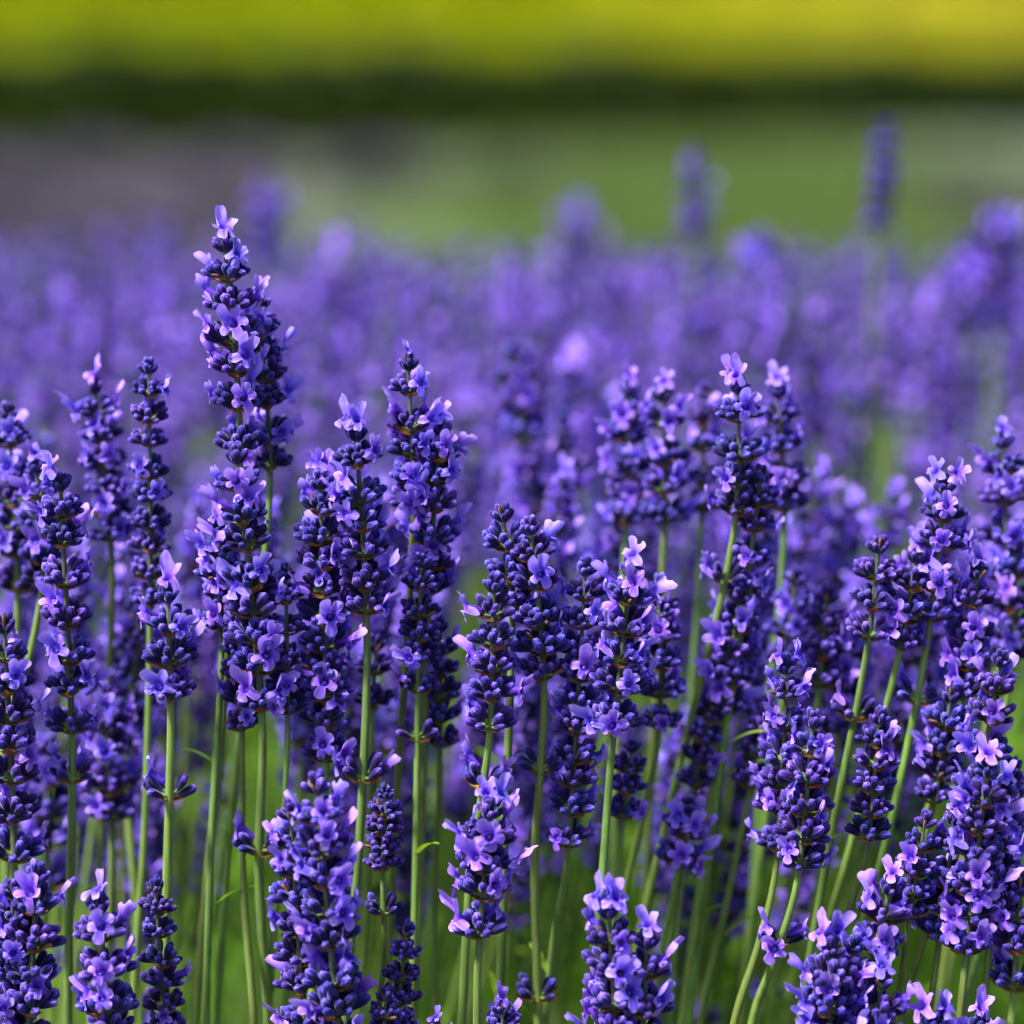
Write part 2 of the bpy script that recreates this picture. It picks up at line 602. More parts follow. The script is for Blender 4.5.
def leaf_shell(n, fx0, fx1, line, hgt, dep, size):
    P, D = [], []
    xs = rng.uniform(fx0, fx1, n)
    for x in xs:
        h = hgt(x); d = dep(x)
        a = rng.uniform(0, math.pi)
        q = rng.uniform(.55, 1.0) ** .5
        lump = 1 + .10 * math.sin(x * 7 + 3 * a) + .07 * math.sin(x * 17 + a * 5)
        cy = -math.cos(a); cz = math.sin(a)
        P.append((x, line(x) + d * cy * q * lump, h * (.04 + .96 * cz ** .75) * q * lump))
        D.append((rng.normal() * .6, cy + rng.normal() * .5, cz + .3 + rng.normal() * .5))
    P, D = np.array(P), np.array(D)
    L = rng.uniform(.6, 1.3, n) * size
    return blades(P, D, L, L * .28, rng.uniform(0, .5, n), rng.uniform(.5, 1, n), .2, 2)


V, F, T = leaf_shell(56000, -5.5, 6.5, hedge_line, lambda x: max(.15, .33 - .021 * (x + 2.0)), lambda x: max(.3, .50 - .03 * (x + 2.5)), .055)
hd = bpy.data.objects.new('hedge', None); COL.objects.link(hd); hd.location = (0, 11.9, 0)
tag(hd, 'low dark green hedge in front of the bright yellow-green lawn', 'hedge')
obj('foliage', mesh_from('hedge_foliage', V - np.array([0, 11.9, 0]), F, np.zeros(len(F)), T, [M_HEDGE]), hd)
for x in np.arange(-5.2, 6.4, .35):
    mbs = MB()
    p = np.array([[x, hedge_line(x) - 11.9, -.02], [x + .02, hedge_line(x) - 11.9, .04], [x, hedge_line(x) - 11.88, .08]])
    Vt, Ft = tube(p, [.014, .011, .006], 6)
    mbs.add(Vt, Ft)
    obj('trunk', mbs.mesh('hedge_trunk', [M_WOOD]), hd)

# tall hedge beyond the lawn, just above the frame
V, F, T = leaf_shell(30000, -6.5, 7.5, lambda x: 22.9 + .5 * math.sin(x * .6), lambda x: 2.4 + .2 * math.sin(x * .9), lambda x: 1.0, .11)
fh = obj('hedge', mesh_from('tall_hedge', V - np.array([0, 22.9, 0]), F, np.zeros(len(F)), T, [M_HEDGE]), None, (0, 22.9, 0))
tag(fh, 'tall shady hedge along the far edge of the lawn, at the top of the picture', 'hedge')

# grass growing on the lawn and on the green patch between the beds
n = 17000
P = np.stack([rng.uniform(-6, 6, n), rng.uniform(11.9, 20.8, n), np.full(n, .003)], 1)
D = np.stack([rng.normal(0, .35, n), rng.normal(0, .35, n), np.ones(n)], 1)
L = rng.uniform(.03, .07, n)
V, F, T = blades(P, D, L, np.full(n, .006), rng.uniform(.1, .5, n), rng.uniform(.6, 1, n), .25, 2)
m_lg = mesh_from('lawn_grass', V, F, np.zeros(len(F)), T, [M_GRASS])
tag(obj('lawn_grass', m_lg), 'short sunlit yellow-green grass covering the lawn', 'grass', kind='stuff')
M_PGRASS = leafy('path_grass', col_ramp_t([(0.0, (0.05, 0.095, 0.015)), (0.6, (0.10, 0.17, 0.03)), (1.0, (0.16, 0.21, 0.07))]), trans=0.3)
n = 15000
a = rng.uniform(0, 2 * math.pi, n); q = rng.uniform(0, 1, n) ** .5
P = np.stack([.72 + rng.normal(0, .52, n), 7.9 + rng.normal(0, 1.5, n), np.full(n, .003)], 1)
P[:, 1] = np.clip(P[:, 1], 4, 10.2)
D = np.stack([rng.normal(0, .4, n), rng.normal(0, .4, n), np.ones(n)], 1)
V, F, T = blades(P, D, rng.uniform(.03, .09, n), np.full(n, .004), rng.uniform(.1, .5, n), rng.uniform(.6, 1, n), .25, 2)
tag(obj('path_grass', mesh_from('path_grass', V, F, np.zeros(len(F)), T, [M_PGRASS])), 'green grass patch between the grey lavender beds', 'grass', kind='stuff')


# grey, not yet flowering lavender cushions in the beds behind the row
def cushion(x, y, h, rad, label, group):
    root = bpy.data.objects.new('lavender_bush', None); COL.objects.link(root)
    root.location = (x, y, 0)
    tag(root, label, 'lavender bush', group)
    n = 1500
    az = rng.uniform(0, 2 * math.pi, n); el = rng.uniform(.1, 1, n) * math.pi / 2
    q = rng.uniform(.3, 1, n) ** .5
    d = np.stack([np.cos(az) * np.cos(el), np.sin(az) * np.cos(el), np.sin(el)], 1)
    P = d * q[:, None] * np.array([rad, rad, h * .7]) * .85
    V, F, T = blades(P, d + rng.normal(0, .35, (n, 3)) + np.array([0, 0, .5]), rng.uniform(.03, .07, n), np.full(n, .0028), rng.uniform(0, .3, n), rng.uniform(.3, .7, n), .2, 2)
    obj('foliage', mesh_from('bush_foliage', V, F, np.zeros(len(F)), T, [M_BUSHLEAF]), root)
    n = 420
    az = rng.uniform(0, 2 * math.pi, n); el = rng.uniform(.45, 1, n) * math.pi / 2
    d = np.stack([np.cos(az) * np.cos(el), np.sin(az) * np.cos(el), np.sin(el)], 1)
    P = d * np.array([rad, rad, h * .7]) * .7
    V, F, T = blades(P, d + np.array([0, 0, .6]), rng.uniform(.5, .8, n) * h, np.full(n, .003), np.full(n, .2), np.full(n, 1.0), .12, 3)
    obj('flower_stalks', mesh_from('bush_stalks', V, F, np.zeros(len(F)), T, [M_BUSHLEAF]), root)
    c = MB()
    Vt, Ft = tube([[0, 0, -.02], [0, 0, .03], [.01, 0, h * .4]], [.02, .018, .008], 8)
    c.add(Vt, Ft)
    obj('stem', c.mesh('bush_stem', [M_WOOD]), root)


for row_y, hh in ((5.4, .20), (6.6, .17), (7.8, .15), (9.0, .11)):
    for x in np.arange(-2.6, 2.9, .44):
        xx = x + rng.uniform(-.07, .07)
        mid = abs(xx - .02 * row_y - .32 - .025 * (row_y - 7))
        if mid < .85 + rng.normal(0, .18) and not (row_y > 8.5 and rng.random() < .45):
            continue
        if mid < .85: hh_ = hh * .6
        else: hh_ = hh
        left = xx < .3
        if not left and row_y < 6:
            continue
        cushion(xx, row_y + rng.uniform(-.15, .15), hh_ * rng.uniform(.85, 1.15), rng.uniform(.24, .32),
                'blurred grey-violet lavender cushion in the bed behind the row, left of the green grass' if left else
                'blurred grey lavender cushion in the far bed, right of the green grass',
                'grey lavender cushions left of the grass' if left else 'grey lavender cushions right of the grass')

# ------------------------------------------------------------------ lavender stalks
def hermite(pts, n_per):
    P = [np.array(p, float) for p in pts]
    m = []
    for i in range(len(P)):
        a = P[max(0, i - 1)]; b = P[min(len(P) - 1, i + 1)]
        m.append((b - a) * (.5 if 0 < i < len(P) - 1 else .7))
    out = []
    for i in range(len(P) - 1):
        k = n_per[i]
        s = np.linalg.norm(P[i + 1] - P[i])
        m0 = m[i] / (np.linalg.norm(m[i]) + 1e-9) * s; m1 = m[i + 1] / (np.linalg.norm(m[i + 1]) + 1e-9) * s
        for j in range(k):
            t = j / k
            out.append((2*t**3-3*t**2+1)*P[i] + (t**3-2*t**2+t)*m0 + (-2*t**3+3*t**2)*P[i+1] + (t**3-t**2)*m1)
    out.append(P[-1])
    return np.array(out)


def stalk_path(tip, neck, foot, r):
    tip, neck, foot = map(np.array, (tip, neck, foot))
    base_z = .10
    dirn = foot - neck
    k = (foot[2] - base_z)
    base = foot + np.array([dirn[0] / (abs(dirn[2]) + 1e-6) * k * .6 , r.uniform(-.02, .02), -k])
    mid = (neck + foot) / 2 + np.array([r.uniform(-1, 1) * .0025, r.uniform(-1, 1) * .002, 0])
    return hermite([tip, neck, mid, foot, base], [14, 8, 8, 8])


def stalk(label, tip, neck, foot, R, dens, tops=1, extras=(), group=None, kind=None, seed=0, sp=1.02, lean=None, bare=False):
    """one lavender stalk as a thing: stem, whorls (> open flowers, bracts) and leaves; extras = stem heights (z) of detached whorls"""
    r = random.Random(seed * 977 + 13)
    path = stalk_path(tip, neck, foot, r)
    root = bpy.data.objects.new('lavender_stalk', None); COL.objects.link(root)
    base = path[-1]
    root.location = base
    tag(root, label, 'lavender', group)
    seg = np.linalg.norm(np.diff(path, axis=0), axis=1)
    arc = np.concatenate([[0], np.cumsum(seg)])
    spike_len = arc[14]
    sr = R * .14 * (1.5 if label.startswith('tall ') and 'above the field' in label else 1)
    rad = np.interp(arc, [0, spike_len * .5, spike_len, spike_len + .05, arc[-1]], [sr * .4, sr * .62, sr * .8, sr, sr * 1.1])
    V, F = tube(path[::1] - base, rad, 8, .10)
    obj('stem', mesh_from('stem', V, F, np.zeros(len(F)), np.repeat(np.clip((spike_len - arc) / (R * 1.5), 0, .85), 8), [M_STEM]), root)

    def frame(s):
        p = np.array([np.interp(s, arc, path[:, k]) for k in range(3)])
        q = np.array([np.interp(min(arc[-1], s + .004), arc, path[:, k]) for k in range(3)])
        d = p - q
        if np.linalg.norm(d) < 1e-7: d = np.array([0, 0, 1.0])
        return p, d / np.linalg.norm(d)

    def add_whorl(s, sc, kind, nfl, az):
        p, ax = frame(s)
        me, tips = WHORLS[kind][r.randrange(len(WHORLS[kind]))]
        scale = R * sc / RW
        q = Vector((0, 0, 1)).rotation_difference(Vector(ax)) @ Quaternion((0, 0, 1), az)
        wo = obj('whorl', me, root, p - base, q, scale)
        cand = list(range(len(tips)))
        r.shuffle(cand)
        # buds that open first face all ways round; take well spaced ones
        used = []
        for c in cand:
            if len(used) >= nfl: break
            d, tp, a = tips[c]
            if any(np.linalg.norm(tips[u][1] - tp) < .55 * RW for u in used): continue
            used.append(c)
            out = Vector((d[0], d[1], d[2] * .45 if kind != 'top' else d[2] * .8)).normalized()
            up = Vector((0, 0, 1))
            x = up.cross(out)
            if x.length < .05: x = Vector((1, 0, 0))
            x.normalize(); y = out.cross(x)
            mt = Matrix((x, y, out)).transposed().to_quaternion() @ Quaternion((0, 0, 1), r.gauss(0, .25))
            obj('open_flower', FLOWERS[r.randrange(len(FLOWERS))], wo, Vector(tp) + out * .0016, mt, r.uniform(.86, 1.16) * min(1.35, 1 / sc ** .6))
        if kind != 'top':
            for sgn in (0, math.pi):
                qa = Quaternion((0, 0, 1), sgn - math.pi / 2 + r.uniform(-.25, .25))
                obj('bract', BRACTS[r.randrange(4)], wo, (0, 0, -.30 * RW), qa, r.uniform(.8, 1.2))
        return wo

    step = R * sp * r.uniform(.80, .96)
    s = R * .35
    az = r.uniform(0, 6)
    i = 0

    def nfl():
        k = int(dens * 1.55); return k + (1 if r.random() < dens * 1.55 - k else 0)
    add_whorl(s + R * .15, .72, 'top', 0, az)
    if tops:
        p, ax = frame(R * .1)
        wo = root.children[-1]
        for k in range(tops):
            a = r.uniform(0, 6); tl = r.uniform(.15, .5) if tops == 1 else r.uniform(.4, .9)
            out = Vector((math.cos(a) * tl, -abs(math.sin(a)) * tl - .25, 1)).normalized()
            x = Vector((0, 0, 1)).cross(out).normalized(); y = out.cross(x)
            mt = Matrix((x, y, out)).transposed().to_quaternion() @ Quaternion((0, 0, 1), r.gauss(0, .4))
            wo2 = obj('open_flower', FLOWERS[[0, 1, 3, 5, 7][r.randrange(5)]], root, Vector(p - base) + Vector(ax) * R * .30 + out * R * .12 + Vector((math.cos(a), math.sin(a), 0)) * R * (.0 if tops == 1 else .32), mt, R / RW * r.uniform(.80, 1.02))
    s += step * .8
    while s < spike_len - R * .15:
        u = s / spike_len
        sc = np.interp(u, [0, .2, .45, .8, 1], [.74, .88, 1.0, 1.0, .92]) * r.uniform(.93, 1.06)
        az += math.pi / 2 + r.uniform(-.35, .35)
        add_whorl(s, sc, 'full', nfl(), az)
        s += step * (r.uniform(.88, 1.12) + (.25 if u > .75 else 0) + (.3 if r.random() < .2 else 0))
        i += 1
    if group and r.random() < .4:
        add_whorl(spike_len + R * r.uniform(1.6, 3.2), .95, 'sparse', r.randrange(3), r.uniform(-.4, .4))
    for ez, kd, nf in extras:
        k = np.argmin(np.abs(path[:, 2] - ez))
        # exact arc position at that height
        ss = np.interp(-ez, -path[:, 2], arc)
        add_whorl(ss, r.uniform(.9, 1.02), kd, nf, r.uniform(-.4, .4))
    for k in range(1 if r.random() < .45 else 0):
        p, ax = frame(spike_len + r.uniform(.06, .2))
        obj('leaf', LEAVES[r.randrange(3)], root, p - base, Quaternion((0, 0, 1), r.uniform(0, 6)), r.uniform(.5, .9))
    return root


# (label, tip, neck, foot x at y=1024, depth offset, width, flowers per whorl, top flowers, detached whorls [(y, kind, flowers)])
S_ = [
 # ---- left third
 ('tallest lavender spike in sharp focus, one pale flower crowning its tip', (224, 222), (240, 452), 196, .0, 58, 1.5, 1, []),
 ('flowery spike half hidden behind the right side of the tallest spike', (258, 285), (270, 492), 216, .035, 50, 2.2, 1, []),
 ('long spike of buds and pale flowers overlapping the foot of the tallest spike', (236, 448), (262, 716), 268, -.01, 62, 1.4, 0, [(846, 'sparse', 1)]),
 ('slim dark budded spike with gaps between whorls, left of the tallest spike', (149, 362), (150, 622), 133, .035, 46, .5, 0, []),
 ('soft blurred spike behind the slim gappy budded spike at left', (94, 368), (112, 560), 92, .09, 50, 1.2, 1, []),
 ('spike with two pale flowers on top, stray pair of flowers low on its stem', (60, 462), (72, 738), 68, .0, 56, 1.0, 2, [(776, 'sparse', 2)]),
 ('blurred spike cut by the left edge, dark tip level with the tallest spike\'s foot', (8, 408), (18, 590), 6, .08, 52, 1.0, 0, []),
 ('blurred spike on a stem bending down left, beside the two-flowered tip at left', (36, 448), (42, 592), -60, .06, 50, 1.3, 1, []),
 ('dark heavy spike running down the left edge below the blurred ones', (4, 618), (14, 872), 2, .0, 62, .9, 0, []),
 ('short thick spike with one pale flower on its tip and a lone whorl below', (168, 572), (171, 722), 165, -.005, 60, 1.2, 1, [(790, 'sparse', 1)]),
 ('spike with curved whorls and violet flowers, next right of the tallest stem', (320, 460), (326, 765), 312, .0, 58, 1.4, 2, []),
 ('spike topped by a large open flower, lone whorl with pale flower far below', (356, 412), (367, 638), 345, -.012, 56, 1.1, 2, [(772, 'sparse', 2)]),
 ('broad near spike at bottom left with pale petals all down its right side', (316, 778), (340, 1060), 350, -.05, 84, 2.2, 0, []),
 ('spike with a pale flower crown rising behind the large-flowered one', (408, 345), (413, 520), 386, .025, 50, 1.5, 1, []),
 ('flower-laden soft spike touching the pale-crowned spike on its right', (440, 408), (428, 612), 414, .03, 54, 2.0, 1, []),
 ('budded spike without flowers under the flower-laden soft one', (421, 556), (418, 694), 412, .015, 46, .2, 0, [(735, 'sparse', 0)]),
 ('small budded spike in the gap above the broad near spike, no open flowers', (386, 788), (383, 876), 378, .0, 42, .0, 0, [(912, 'sparse', 0)]),
 ('thin brownish budded spike low down beside the broad near spike', (408, 926), (396, 1030), 390, .0, 44, .0, 0, []),
 ('tiny dark spike tip peeping over the bottom edge beside the brownish one', (386, 990), (382, 1080), 380, -.02, 40, .0, 0, []),
 ('narrow spike between the tallest stem and the curved whorls, flowers at left', (216, 512), (222, 642), 206, .015, 46, 1.7, 1, []),
 ('spike hidden behind others, its lowest whorl showing one violet flower', (240, 600), (242, 742), 254, .02, 46, .8, 0, []),
 ('dark spike between two flowery ones, lowest whorl bare on a bright stem', (286, 568), (287, 748), 268, .012, 46, .5, 0, []),
 ('dense dark near spike in the bottom left corner', (38, 868), (28, 1050), 20, -.02, 74, 1.0, 0, []),
 ('near spike with a big pale flower on its tip, second from bottom left corner', (98, 882), (112, 1050), 112, -.025, 66, 1.5, 1, []),
 ('narrow bare budded column standing at the bottom, third from the left corner', (155, 882), (166, 1050), 166, .0, 44, .1, 0, []),
 ('blurred spike behind the stems at lower left, full of open flowers', (140, 610), (128, 790), 140, .13, 56, 1.6, 0, []),
 ('blurred spike low between the two-flowered stem and the thick short spike', (105, 690), (112, 850), 100, .10, 56, 1.8, 0, []),
 ('blurred violet spike standing low at the left edge behind the dark heavy one', (48, 740), (46, 900), 40, .16, 60, 2.0, 0, []),
 ('near spike close against the left of the broad near one, small pale flowers', (290, 806), (306, 1040), 318, -.03, 56, 1.6, 0, []),
 ('dark near spike behind the bottom left corner one, tip slightly lower', (14, 884), (6, 1050), 0, -.01, 56, .9, 0, []),
 # ---- centre
 ('soft spike low behind the large-flowered stem, half lost in blur', (375, 640), (372, 720), 360, .07, 46, .8, 0, []),
 ('soft budded spike right of the flowerless one, whorls slightly blurred', (440, 620), (440, 765), 436, .06, 46, .9, 0, []),
 ('blurred gappy spike standing alone against the violet field', (513, 345), (534, 552), 520, .22, 52, 1.4, 0, []),
 ('blurred small spike behind the lone gappy one, on a pale stem', (562, 415), (556, 500), 520, .26, 46, 1.0, 0, []),
 ('very blurred pale spike in the violet field above the central pair', (572, 352), (584, 480), 560, .42, 54, 1.6, 1, []),
 ('left dark bud cluster topping the crowded central group', (502, 508), (512, 612), 500, .005, 54, .4, 0, []),
 ('right dark spike of the central group with a lone whorl on its tall stem', (530, 520), (544, 690), 538, -.005, 56, .6, 0, [(766, 'sparse', 0), (996, 'sparse', 0)]),
 ('front left spike of the central group with a violet flower near its base', (494, 578), (490, 730), 462, -.012, 56, .6, 0, [(778, 'sparse', 3)]),
 ('near spike below the central group, star flowers ringing its lower half', (490, 788), (478, 964), 466, -.02, 62, 2.2, 2, []),
 ('bud-tipped spike between the central group and the pink-crowned one', (586, 562), (568, 850), 546, .01, 52, 1.3, 0, []),
 ('spike with one round pink flower crown and large petals at its right foot', (632, 548), (611, 760), 584, -.012, 58, 1.5, 1, []),
 ('near spike with a spray of pale flowers on top, bottom centre', (608, 884), (618, 1070), 620, -.04, 76, 1.8, 3, []),
 ('near dark spike leaning on the pale-sprayed one at bottom centre', (648, 918), (640, 1070), 636, -.035, 62, 1.3, 1, []),
 ('lone small violet flower tip at the bottom edge left of centre', (436, 1012), (436, 1090), 436, -.01, 40, 1.5, 1, []),
 ('low flower tip at the bottom edge between two thin dark stems', (502, 992), (504, 1090), 504, .0, 44, 1.5, 1, []),
 ('soft spike close behind the pink-crowned one, dark buds', (660, 580), (658, 740), 600, .05, 50, 1.0, 0, []),
 ('narrow brownish spike under the large right petals of the pink-crowned one', (632, 742), (622, 836), 612, .06, 42, .2, 0, []),
 # ---- centre right, behind
 ('blurred pale-tipped spike, left of the upper right trio', (630, 372), (626, 532), 612, .15, 48, 1.8, 1, []),
 ('blurred spike in the middle of the upper right trio, pale tip', (664, 376), (664, 532), 640, .12, 50, 1.6, 1, []),
 ('blurred dark spike just left of the sharp one in the upper right group', (706, 388), (702, 520), 670, .17, 46, .9, 0, []),
 ('nearly sharp upper right spike with pale flower crown on a leaning stem', (740, 368), (733, 538), 622, .035, 52, 1.5, 2, [(578, 'sparse', 2)]),
 ('blurred pale round-topped spike right of the sharp upper right one', (778, 372), (784, 540), 744, .12, 52, 1.5, 1, []),
 ('soft spike whose lowest whorl sits on a pale stem under the upper right group', (762, 470), (745, 600), 690, .05, 48, 1.2, 0, []),
 ('blurred spike with broad violet petals right of the long leaning stem', (742, 590), (722, 715), 682, .07, 56, 2.2, 0, []),
 ('dim blurred budded spike beside the long leaning stem', (716, 690), (692, 800), 664, .09, 44, .3, 0, []),
 ('dim bud spike low behind the leaning stems, almost hidden', (768, 700), (748, 800), 700, .09, 44, .5, 0, []),
 ('blurred pale flower cluster low between leaning stems', (688, 800), (676, 880), 650, .08, 50, 2.4, 0, []),
 # ---- right
 ('spike with frilly flower crown, back one of the sharp right pair', (788, 648), (776, 868), 734, .0, 52, 1.6, 3, []),
 ('dark plump budded spike, front one of the sharp right pair, flowers at foot', (814, 714), (797, 882), 752, -.012, 56, 1.0, 0, [(946, 'sparse', 3)]),
 ('bare budded spike right of the sharp pair, orange speck at its base', (880, 712), (864, 862), 800, .0, 48, .3, 0, []),
 ('tallest right hand spike, two bright flowers at its tip', (946, 466), (926, 650), 838, .03, 56, 1.6, 2, [(694, 'sparse', 1)]),
 ('dark budded spike leaning left of the bright-tipped right one', (880, 540), (866, 656), 800, .025, 52, .5, 0, [(712, 'sparse', 1)]),
 ('spike bridging the dark leaning one and the bright-tipped right one', (918, 536), (900, 650), 802, .035, 54, 1.2, 1, []),
 ('flowery spike right of and below the bright-tipped right one', (978, 552), (962, 700), 872, .035, 54, 1.8, 1, []),
 ('blurred spike with round pale crown at the right edge', (1003, 422), (1005, 600), 936, .10, 52, 1.5, 1, []),
 ('blurred violet spike under the round-crowned one at the right edge', (1016, 540), (1010, 680), 940, .10, 52, 1.8, 0, []),
 ('spike with open flowers under the flowery right one', (1002, 654), (972, 808), 900, .01, 52, 1.4, 0, []),
 ('soft spike of violet petals behind the open-flowered one', (952, 690), (934, 800), 870, .04, 52, 1.9, 0, []),
 ('large near spike at right with a white-lilac flower cluster on its shoulder', (988, 742), (964, 978), 940, -.025, 78, 1.9, 1, []),
 ('small dark bud cluster rising left of the large near right spike', (926, 816), (908, 930), 872, -.005, 46, .1, 0, []),
 ('near right spike with one domed pale flower on top', (892, 864), (874, 958), 846, -.015, 64, 1.4, 1, []),
 ('low near spike covered in pale flowers, left of the domed-flower one', (832, 922), (830, 1060), 828, -.03, 78, 2.5, 2, []),
 ('near spike at the bottom edge below the domed-flower one', (882, 958), (872, 1080), 868, -.02, 62, 1.7, 1, []),
 ('large violet petals of a low spike at the bottom edge, right of centre', (934, 1000), (930, 1100), 930, -.02, 62, 2.6, 2, []),
 ('low spike of pale buds at the bottom edge under the large near right one', (980, 1002), (978, 1100), 976, .0, 52, 1.8, 1, []),
 ('dark spike tucked against the bottom right corner', (1022, 880), (1012, 1010), 1004, -.005, 62, .9, 0, []),
 ('soft crowded spike left of the dark leaning right one', (828, 590), (818, 700), 770, .10, 54, 1.4, 0, []),
 ('soft crowded spike with broad petals behind the sharp right pair', (846, 620), (838, 740), 790, .12, 54, 1.9, 0, []),
 ('soft blurred spike above the crowded ones, between right stems', (796, 572), (784, 690), 740, .13, 50, 1.5, 0, []),
 ('soft spike in the gap at the far right between near and open-flowered ones', (1012, 760), (1000, 880), 960, .03, 52, 1.4, 0, []),
 ('spike of buds close behind the large near right one, tip just lower', (1006, 770), (990, 940), 964, -.01, 56, 1.6, 1, []),
 ('slim flowery spike hugging the left flank of the large near right one', (956, 800), (938, 950), 916, -.005, 52, 1.9, 1, []),
 ('pale flowered low spike squeezed beside the flower-covered near one at lower right', (854, 940), (850, 1070), 846, -.015, 54, 2.0, 0, []),
 # ---- tall ones far back in the row
 ('tall very blurred spike rising highest above the field at upper right', (886, 124), (878, 240), 836, .58, 33, .3, 0, []),
 ('tall faint blurred spike above the field left of the highest blurred one', (695, 152), (692, 256), 686, .76, 30, .8, 0, []),
 ('tall blurred spike near the right edge above the field', (998, 210), (996, 334), 960, .62, 50, 1.8, 0, []),
 ('tall blurred spike leaning beside the one near the right edge', (968, 242), (972, 340), 930, .66, 46, 1.8, 0, []),
 ('blurred spike standing clear above the field, right of the faint tall one', (760, 236), (766, 340), 750, .70, 50, 1.8, 0, []),
 ('blurred spike poking above the field behind the tallest spike', (266, 180), (268, 280), 262, 1.1, 44, 1.8, 0, []),
 ('faint blurred spike poking above the field left of the faint tall one', (580, 200), (580, 300), 576, 1.2, 42, 1.8, 0, []),
]
for k, (label, tp, nk, fx, dz, wpx, dens, tops, ex) in enumerate(S_):
    D = FOCUS + dz * (.65 if abs(dz) < .2 else .9)
    r = random.Random(k + 100)
    tip = at(tp[0], tp[1] + (.25 * wpx if tops else 0), D)
    y0 = tip.y
    neck = at_y(nk[0], nk[1], y0 + r.uniform(-.004, .004))
    fy = 1024 if nk[1] < 930 else nk[1] + 160
    foot = at_y(fx, fy, y0 + r.uniform(-.015, .02))
    R = (wpx if wpx < 60 else 60 + .12 * (wpx - 60)) / 2 / FPX * D * 1.17
    exz = [(at_y(nk[0], e[0], y0).z, e[1], e[2]) for e in ex]
    stalk(label, tip, neck, foot, R, dens, tops, exz, seed=k)

# ---- the rest of the row: blurred stalks close behind the sharp ones
ROW_BACK = 2.42
NAMES = [('at the left edge', -9, 90), ('behind the slim gappy spike', 90, 190), ('behind the tallest spike', 190, 310), ('behind the large-flowered stem', 310, 460),
         ('behind the central group', 460, 600), ('behind the upper right group', 600, 790), ('left of the bright-tipped right spike', 790, 910), ('at the right edge', 910, 1100)]


def project(p):
    v = Vector(p) - CAM
    d = v.dot(VD)
    return 512 + FPX * v.dot(RT) / d, 512 - FPX * v.dot(UP) / d, d


def zone_label(px, py, y):
    for nm, a, b in NAMES:
        if a <= px < b:
            break
    if y < 1.42:
        lev = 'high' if py < 560 else 'low'
        return 'soft out-of-focus lavender stalk standing %s %s' % (lev, nm), 'soft stalks standing %s %s' % (lev, nm)
    return 'strongly blurred violet lavender stalk deeper in the row %s' % nm, 'strongly blurred stalks %s' % nm


def spike_arrays(seed, segs, rings, fl, nwh=9, dens=1.8):
    """whole flower head in one mesh for far stalks: axis -Z from its tip at 0, radius RW"""
    r = random.Random(seed)
    mb = MB()
    z = -.3 * RW
    az = r.uniform(0, 6)
    for i in range(nwh):
        k = 'top' if i == 0 else ('full' if segs > 5 else 'sparse')
        b, _ = build_whorl(k, seed * 31 + i, segs, rings, 0 if i == 0 else int(dens + r.random()), fl)
        V, F, Mi, T = b.arrays()
        c, s = math.cos(az), math.sin(az)
        sc = .72 if i == 0 else np.interp(i / nwh, [0, .3, 1], [.8, 1, .95])
        V = np.stack([V[:, 0] * c - V[:, 1] * s, V[:, 0] * s + V[:, 1] * c, V[:, 2]], 1) * sc + np.array([0, 0, z])
        mb.v.append(V); mb.f.append(F + mb.n); mb.n += len(V); mb.m.append(Mi); mb.t.append(T)
        az += math.pi / 2 + r.uniform(-.3, .3)
        z -= RW * .95 * r.uniform(.9, 1.2)
    return mb.arrays(), z


SPIKES = []
for k in range(10):
    (V, F, Mi, T), z = spike_arrays(700 + k, 6, 6, FLOW_LO, random.Random(k).randint(7, 11), [1.2, 2.0, 2.6, 1.6, 3.0][k % 5])
    SPIKES.append((mesh_from('flower_head', V, F, Mi, T, MATS3), z))

n_ind = 0
tries = 0
while n_ind < 214 and tries < 9000:
    tries += 1
    y = 1.25 + (rng.random() ** 1.25) * .45
    x = rng.uniform(-.24, .24) * y / 1.16 * 1.1
    zt = rng.uniform(.47, .635) if y < 1.42 else rng.uniform(.53, .645)
    tip = np.array([x, y, zt])
    px, py, d = project(tip)
    if px < -20 or px > 1044 or py < 400 or py > 1010:
        continue
    if py > 720 and rng.random() < .25: continue
    # the photo looks deep into the field between the centre and the right spikes
    if 800 < px < 1000 and py < 470: continue
    lean = .10 + .16 * (px / 1024) + rng.normal(0, .05)
    lab, grp = zone_label(px, py, y)
    k = rng.integers(0, 10)
    R = rng.uniform(.0095, .0115)
    base = np.array([x - lean * (zt - .1), y + rng.uniform(-.02, .03), .1])
    n_ind += 1
    if y < 1.36:
        f = (tip - base); neck = tip - f * (rng.uniform(.06, .10) / f[2]); foot = tip - f * (.28 / f[2]) + np.array([rng.normal(0, .004), 0, 0])
        if foot[2] < .15: foot = base + f * .3
        stalk(lab, tip, neck, foot, R, rng.uniform(.8, 2.4), int(rng.random() < .75), (), group=grp, seed=1000 + n_ind)
        continue
    me, zl = SPIKES[k]
    root = bpy.data.objects.new('lavender_stalk', None); COL.objects.link(root)
    root.location = base
    tag(root, lab, 'lavender', grp)
    ax = Vector(tip - base)
    Ls = ax.length
    q = Vector((0, 0, 1)).rotation_difference(ax) @ Quaternion((0, 0, 1), rng.uniform(0, 6))
    obj('flower_head', me, root, Vector(tip - base), q, R / RW)
    ss = np.linspace(0, 1, 9)
    path = np.outer(ss, tip - base)
    bow = rng.normal(0, .008, 2)
    path[:, 0] += bow[0] * np.sin(math.pi * ss); path[:, 1] += bow[1] * np.sin(math.pi * ss)
    V, F = tube(path, np.linspace(.0017, .0007, 9), 6)
    obj('stem', mesh_from('stem', V, F, np.zeros(len(F)), np.zeros(len(V)), [M_STEM]), root)

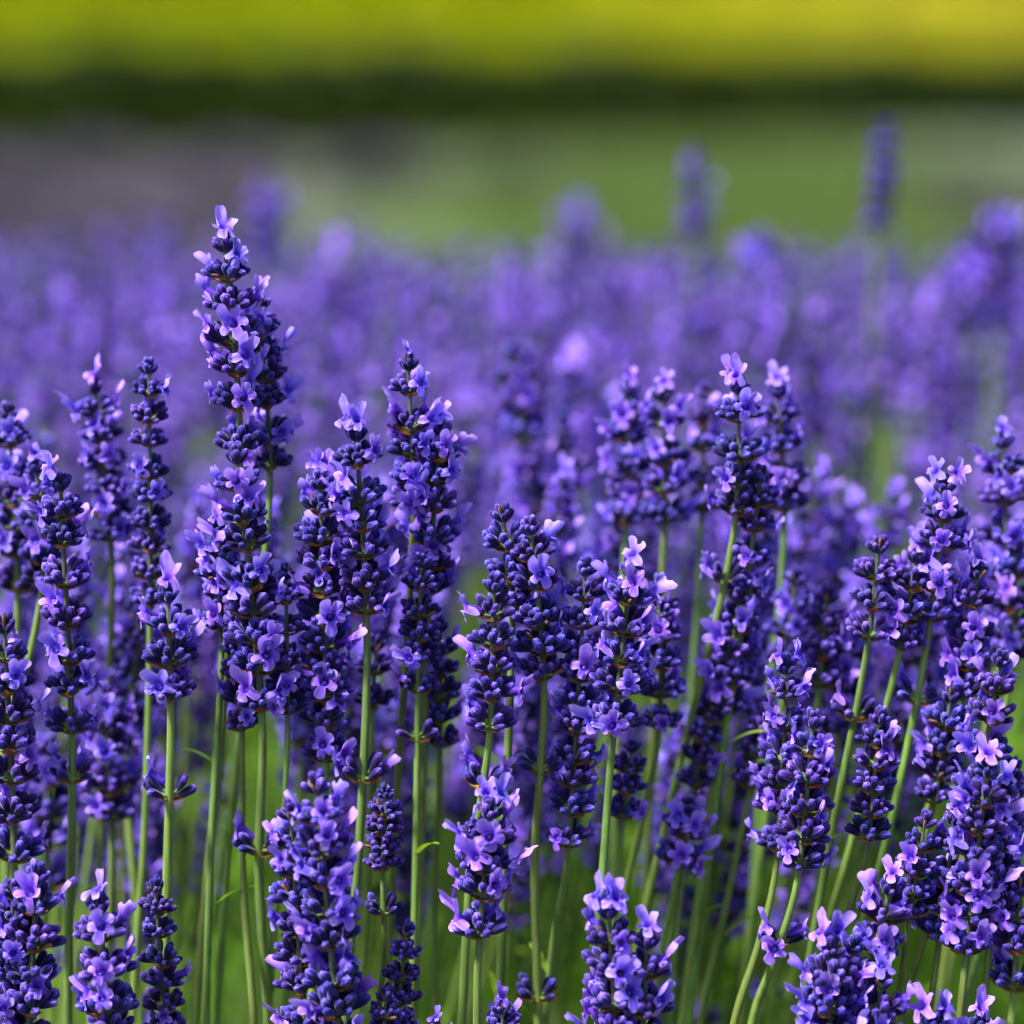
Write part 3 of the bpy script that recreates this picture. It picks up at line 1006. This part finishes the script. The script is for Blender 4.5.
# ---- the far part of the row: far too many to count, one mass
XL = [spike_arrays(900 + k, 4, 5, FLOW_XLO, 8, [.7, 1.4, .6, 1.7][k % 4]) for k in range(8)]
mb = MB()
cnt = 0
while cnt < 1050:
    y = rng.uniform(1.66, ROW_BACK)
    half = .55 + (y - 1.6) * .3
    x = rng.uniform(-half, half)
    zt = rng.normal(.61, .03)
    zt = min(zt + .01, .88 - (.1075 if x < -.1 else .115) * y - abs(rng.normal(0, .02)))
    qx, qy, qd = project((x, y, zt))
    if qx > 780 and qy > 330 and rng.random() < .55: continue
    lean = .08 + .10 * (x + .3) + rng.normal(0, .06)
    tip = np.array([x, y, zt]); base = np.array([x - lean * (zt - .1), y + rng.normal(0, .03), .1])
    (V, F, Mi, T), zl = XL[rng.integers(0, 8)]
    a = rng.uniform(0, 6); c, s = math.cos(a), math.sin(a)
    sc = rng.uniform(.95, 1.2)
    Vr = np.stack([V[:, 0] * c - V[:, 1] * s, V[:, 0] * s + V[:, 1] * c, V[:, 2]], 1) * sc
    B = basis(tip - base, (0.1, 1, 0))
    mb.v.append(Vr @ B + tip); mb.f.append(F + mb.n); mb.n += len(V); mb.m.append(Mi); mb.t.append(T)
    ss = np.linspace(0, 1, 5)[:, None]
    path = base + (tip - base) * ss
    Vt, Ft = tube(path, np.linspace(.0018, .0007, 5), 4)
    mb.add(Vt, Ft, 2)
    cnt += 1
far = obj('lavender_field', mb.mesh('lavender_field', MATS3))
tag(far, 'hazy violet mass of lavender flowers blurred behind the sharp spikes', 'lavender field', kind='stuff')

# ---- leafy base of the row
n = 22000
P = np.stack([rng.uniform(-.75, .75, n), rng.uniform(.95, 2.15, n), rng.uniform(0, 1, n) ** .7 * .30], 1)
P[:, 2] *= np.interp(P[:, 1], [1.2, 1.6, 2.1], [.9, 1.75, 1.6])
P[:, 2] *= 1 - .25 * np.sin(P[:, 0] * 9 + P[:, 1] * 7)
P[:, 2] = np.where(P[:, 2] > .43, rng.uniform(.2, .43, n), P[:, 2])
D = np.stack([rng.normal(0, .6, n), rng.normal(0, .6, n), np.full(n, .9)], 1)
L = rng.uniform(.03, .06, n)
V, F, T = blades(P, D, L, rng.uniform(.0016, .0028, n), rng.uniform(0, .4, n), rng.uniform(.5, 1, n), .25, 3)
tag(obj('lavender_leaves', mesh_from('lavender_leaves', V, F, np.zeros(len(F)), T, [M_LEAF])), 'narrow green lavender leaves massed at the foot of the stalks', 'foliage', kind='stuff')
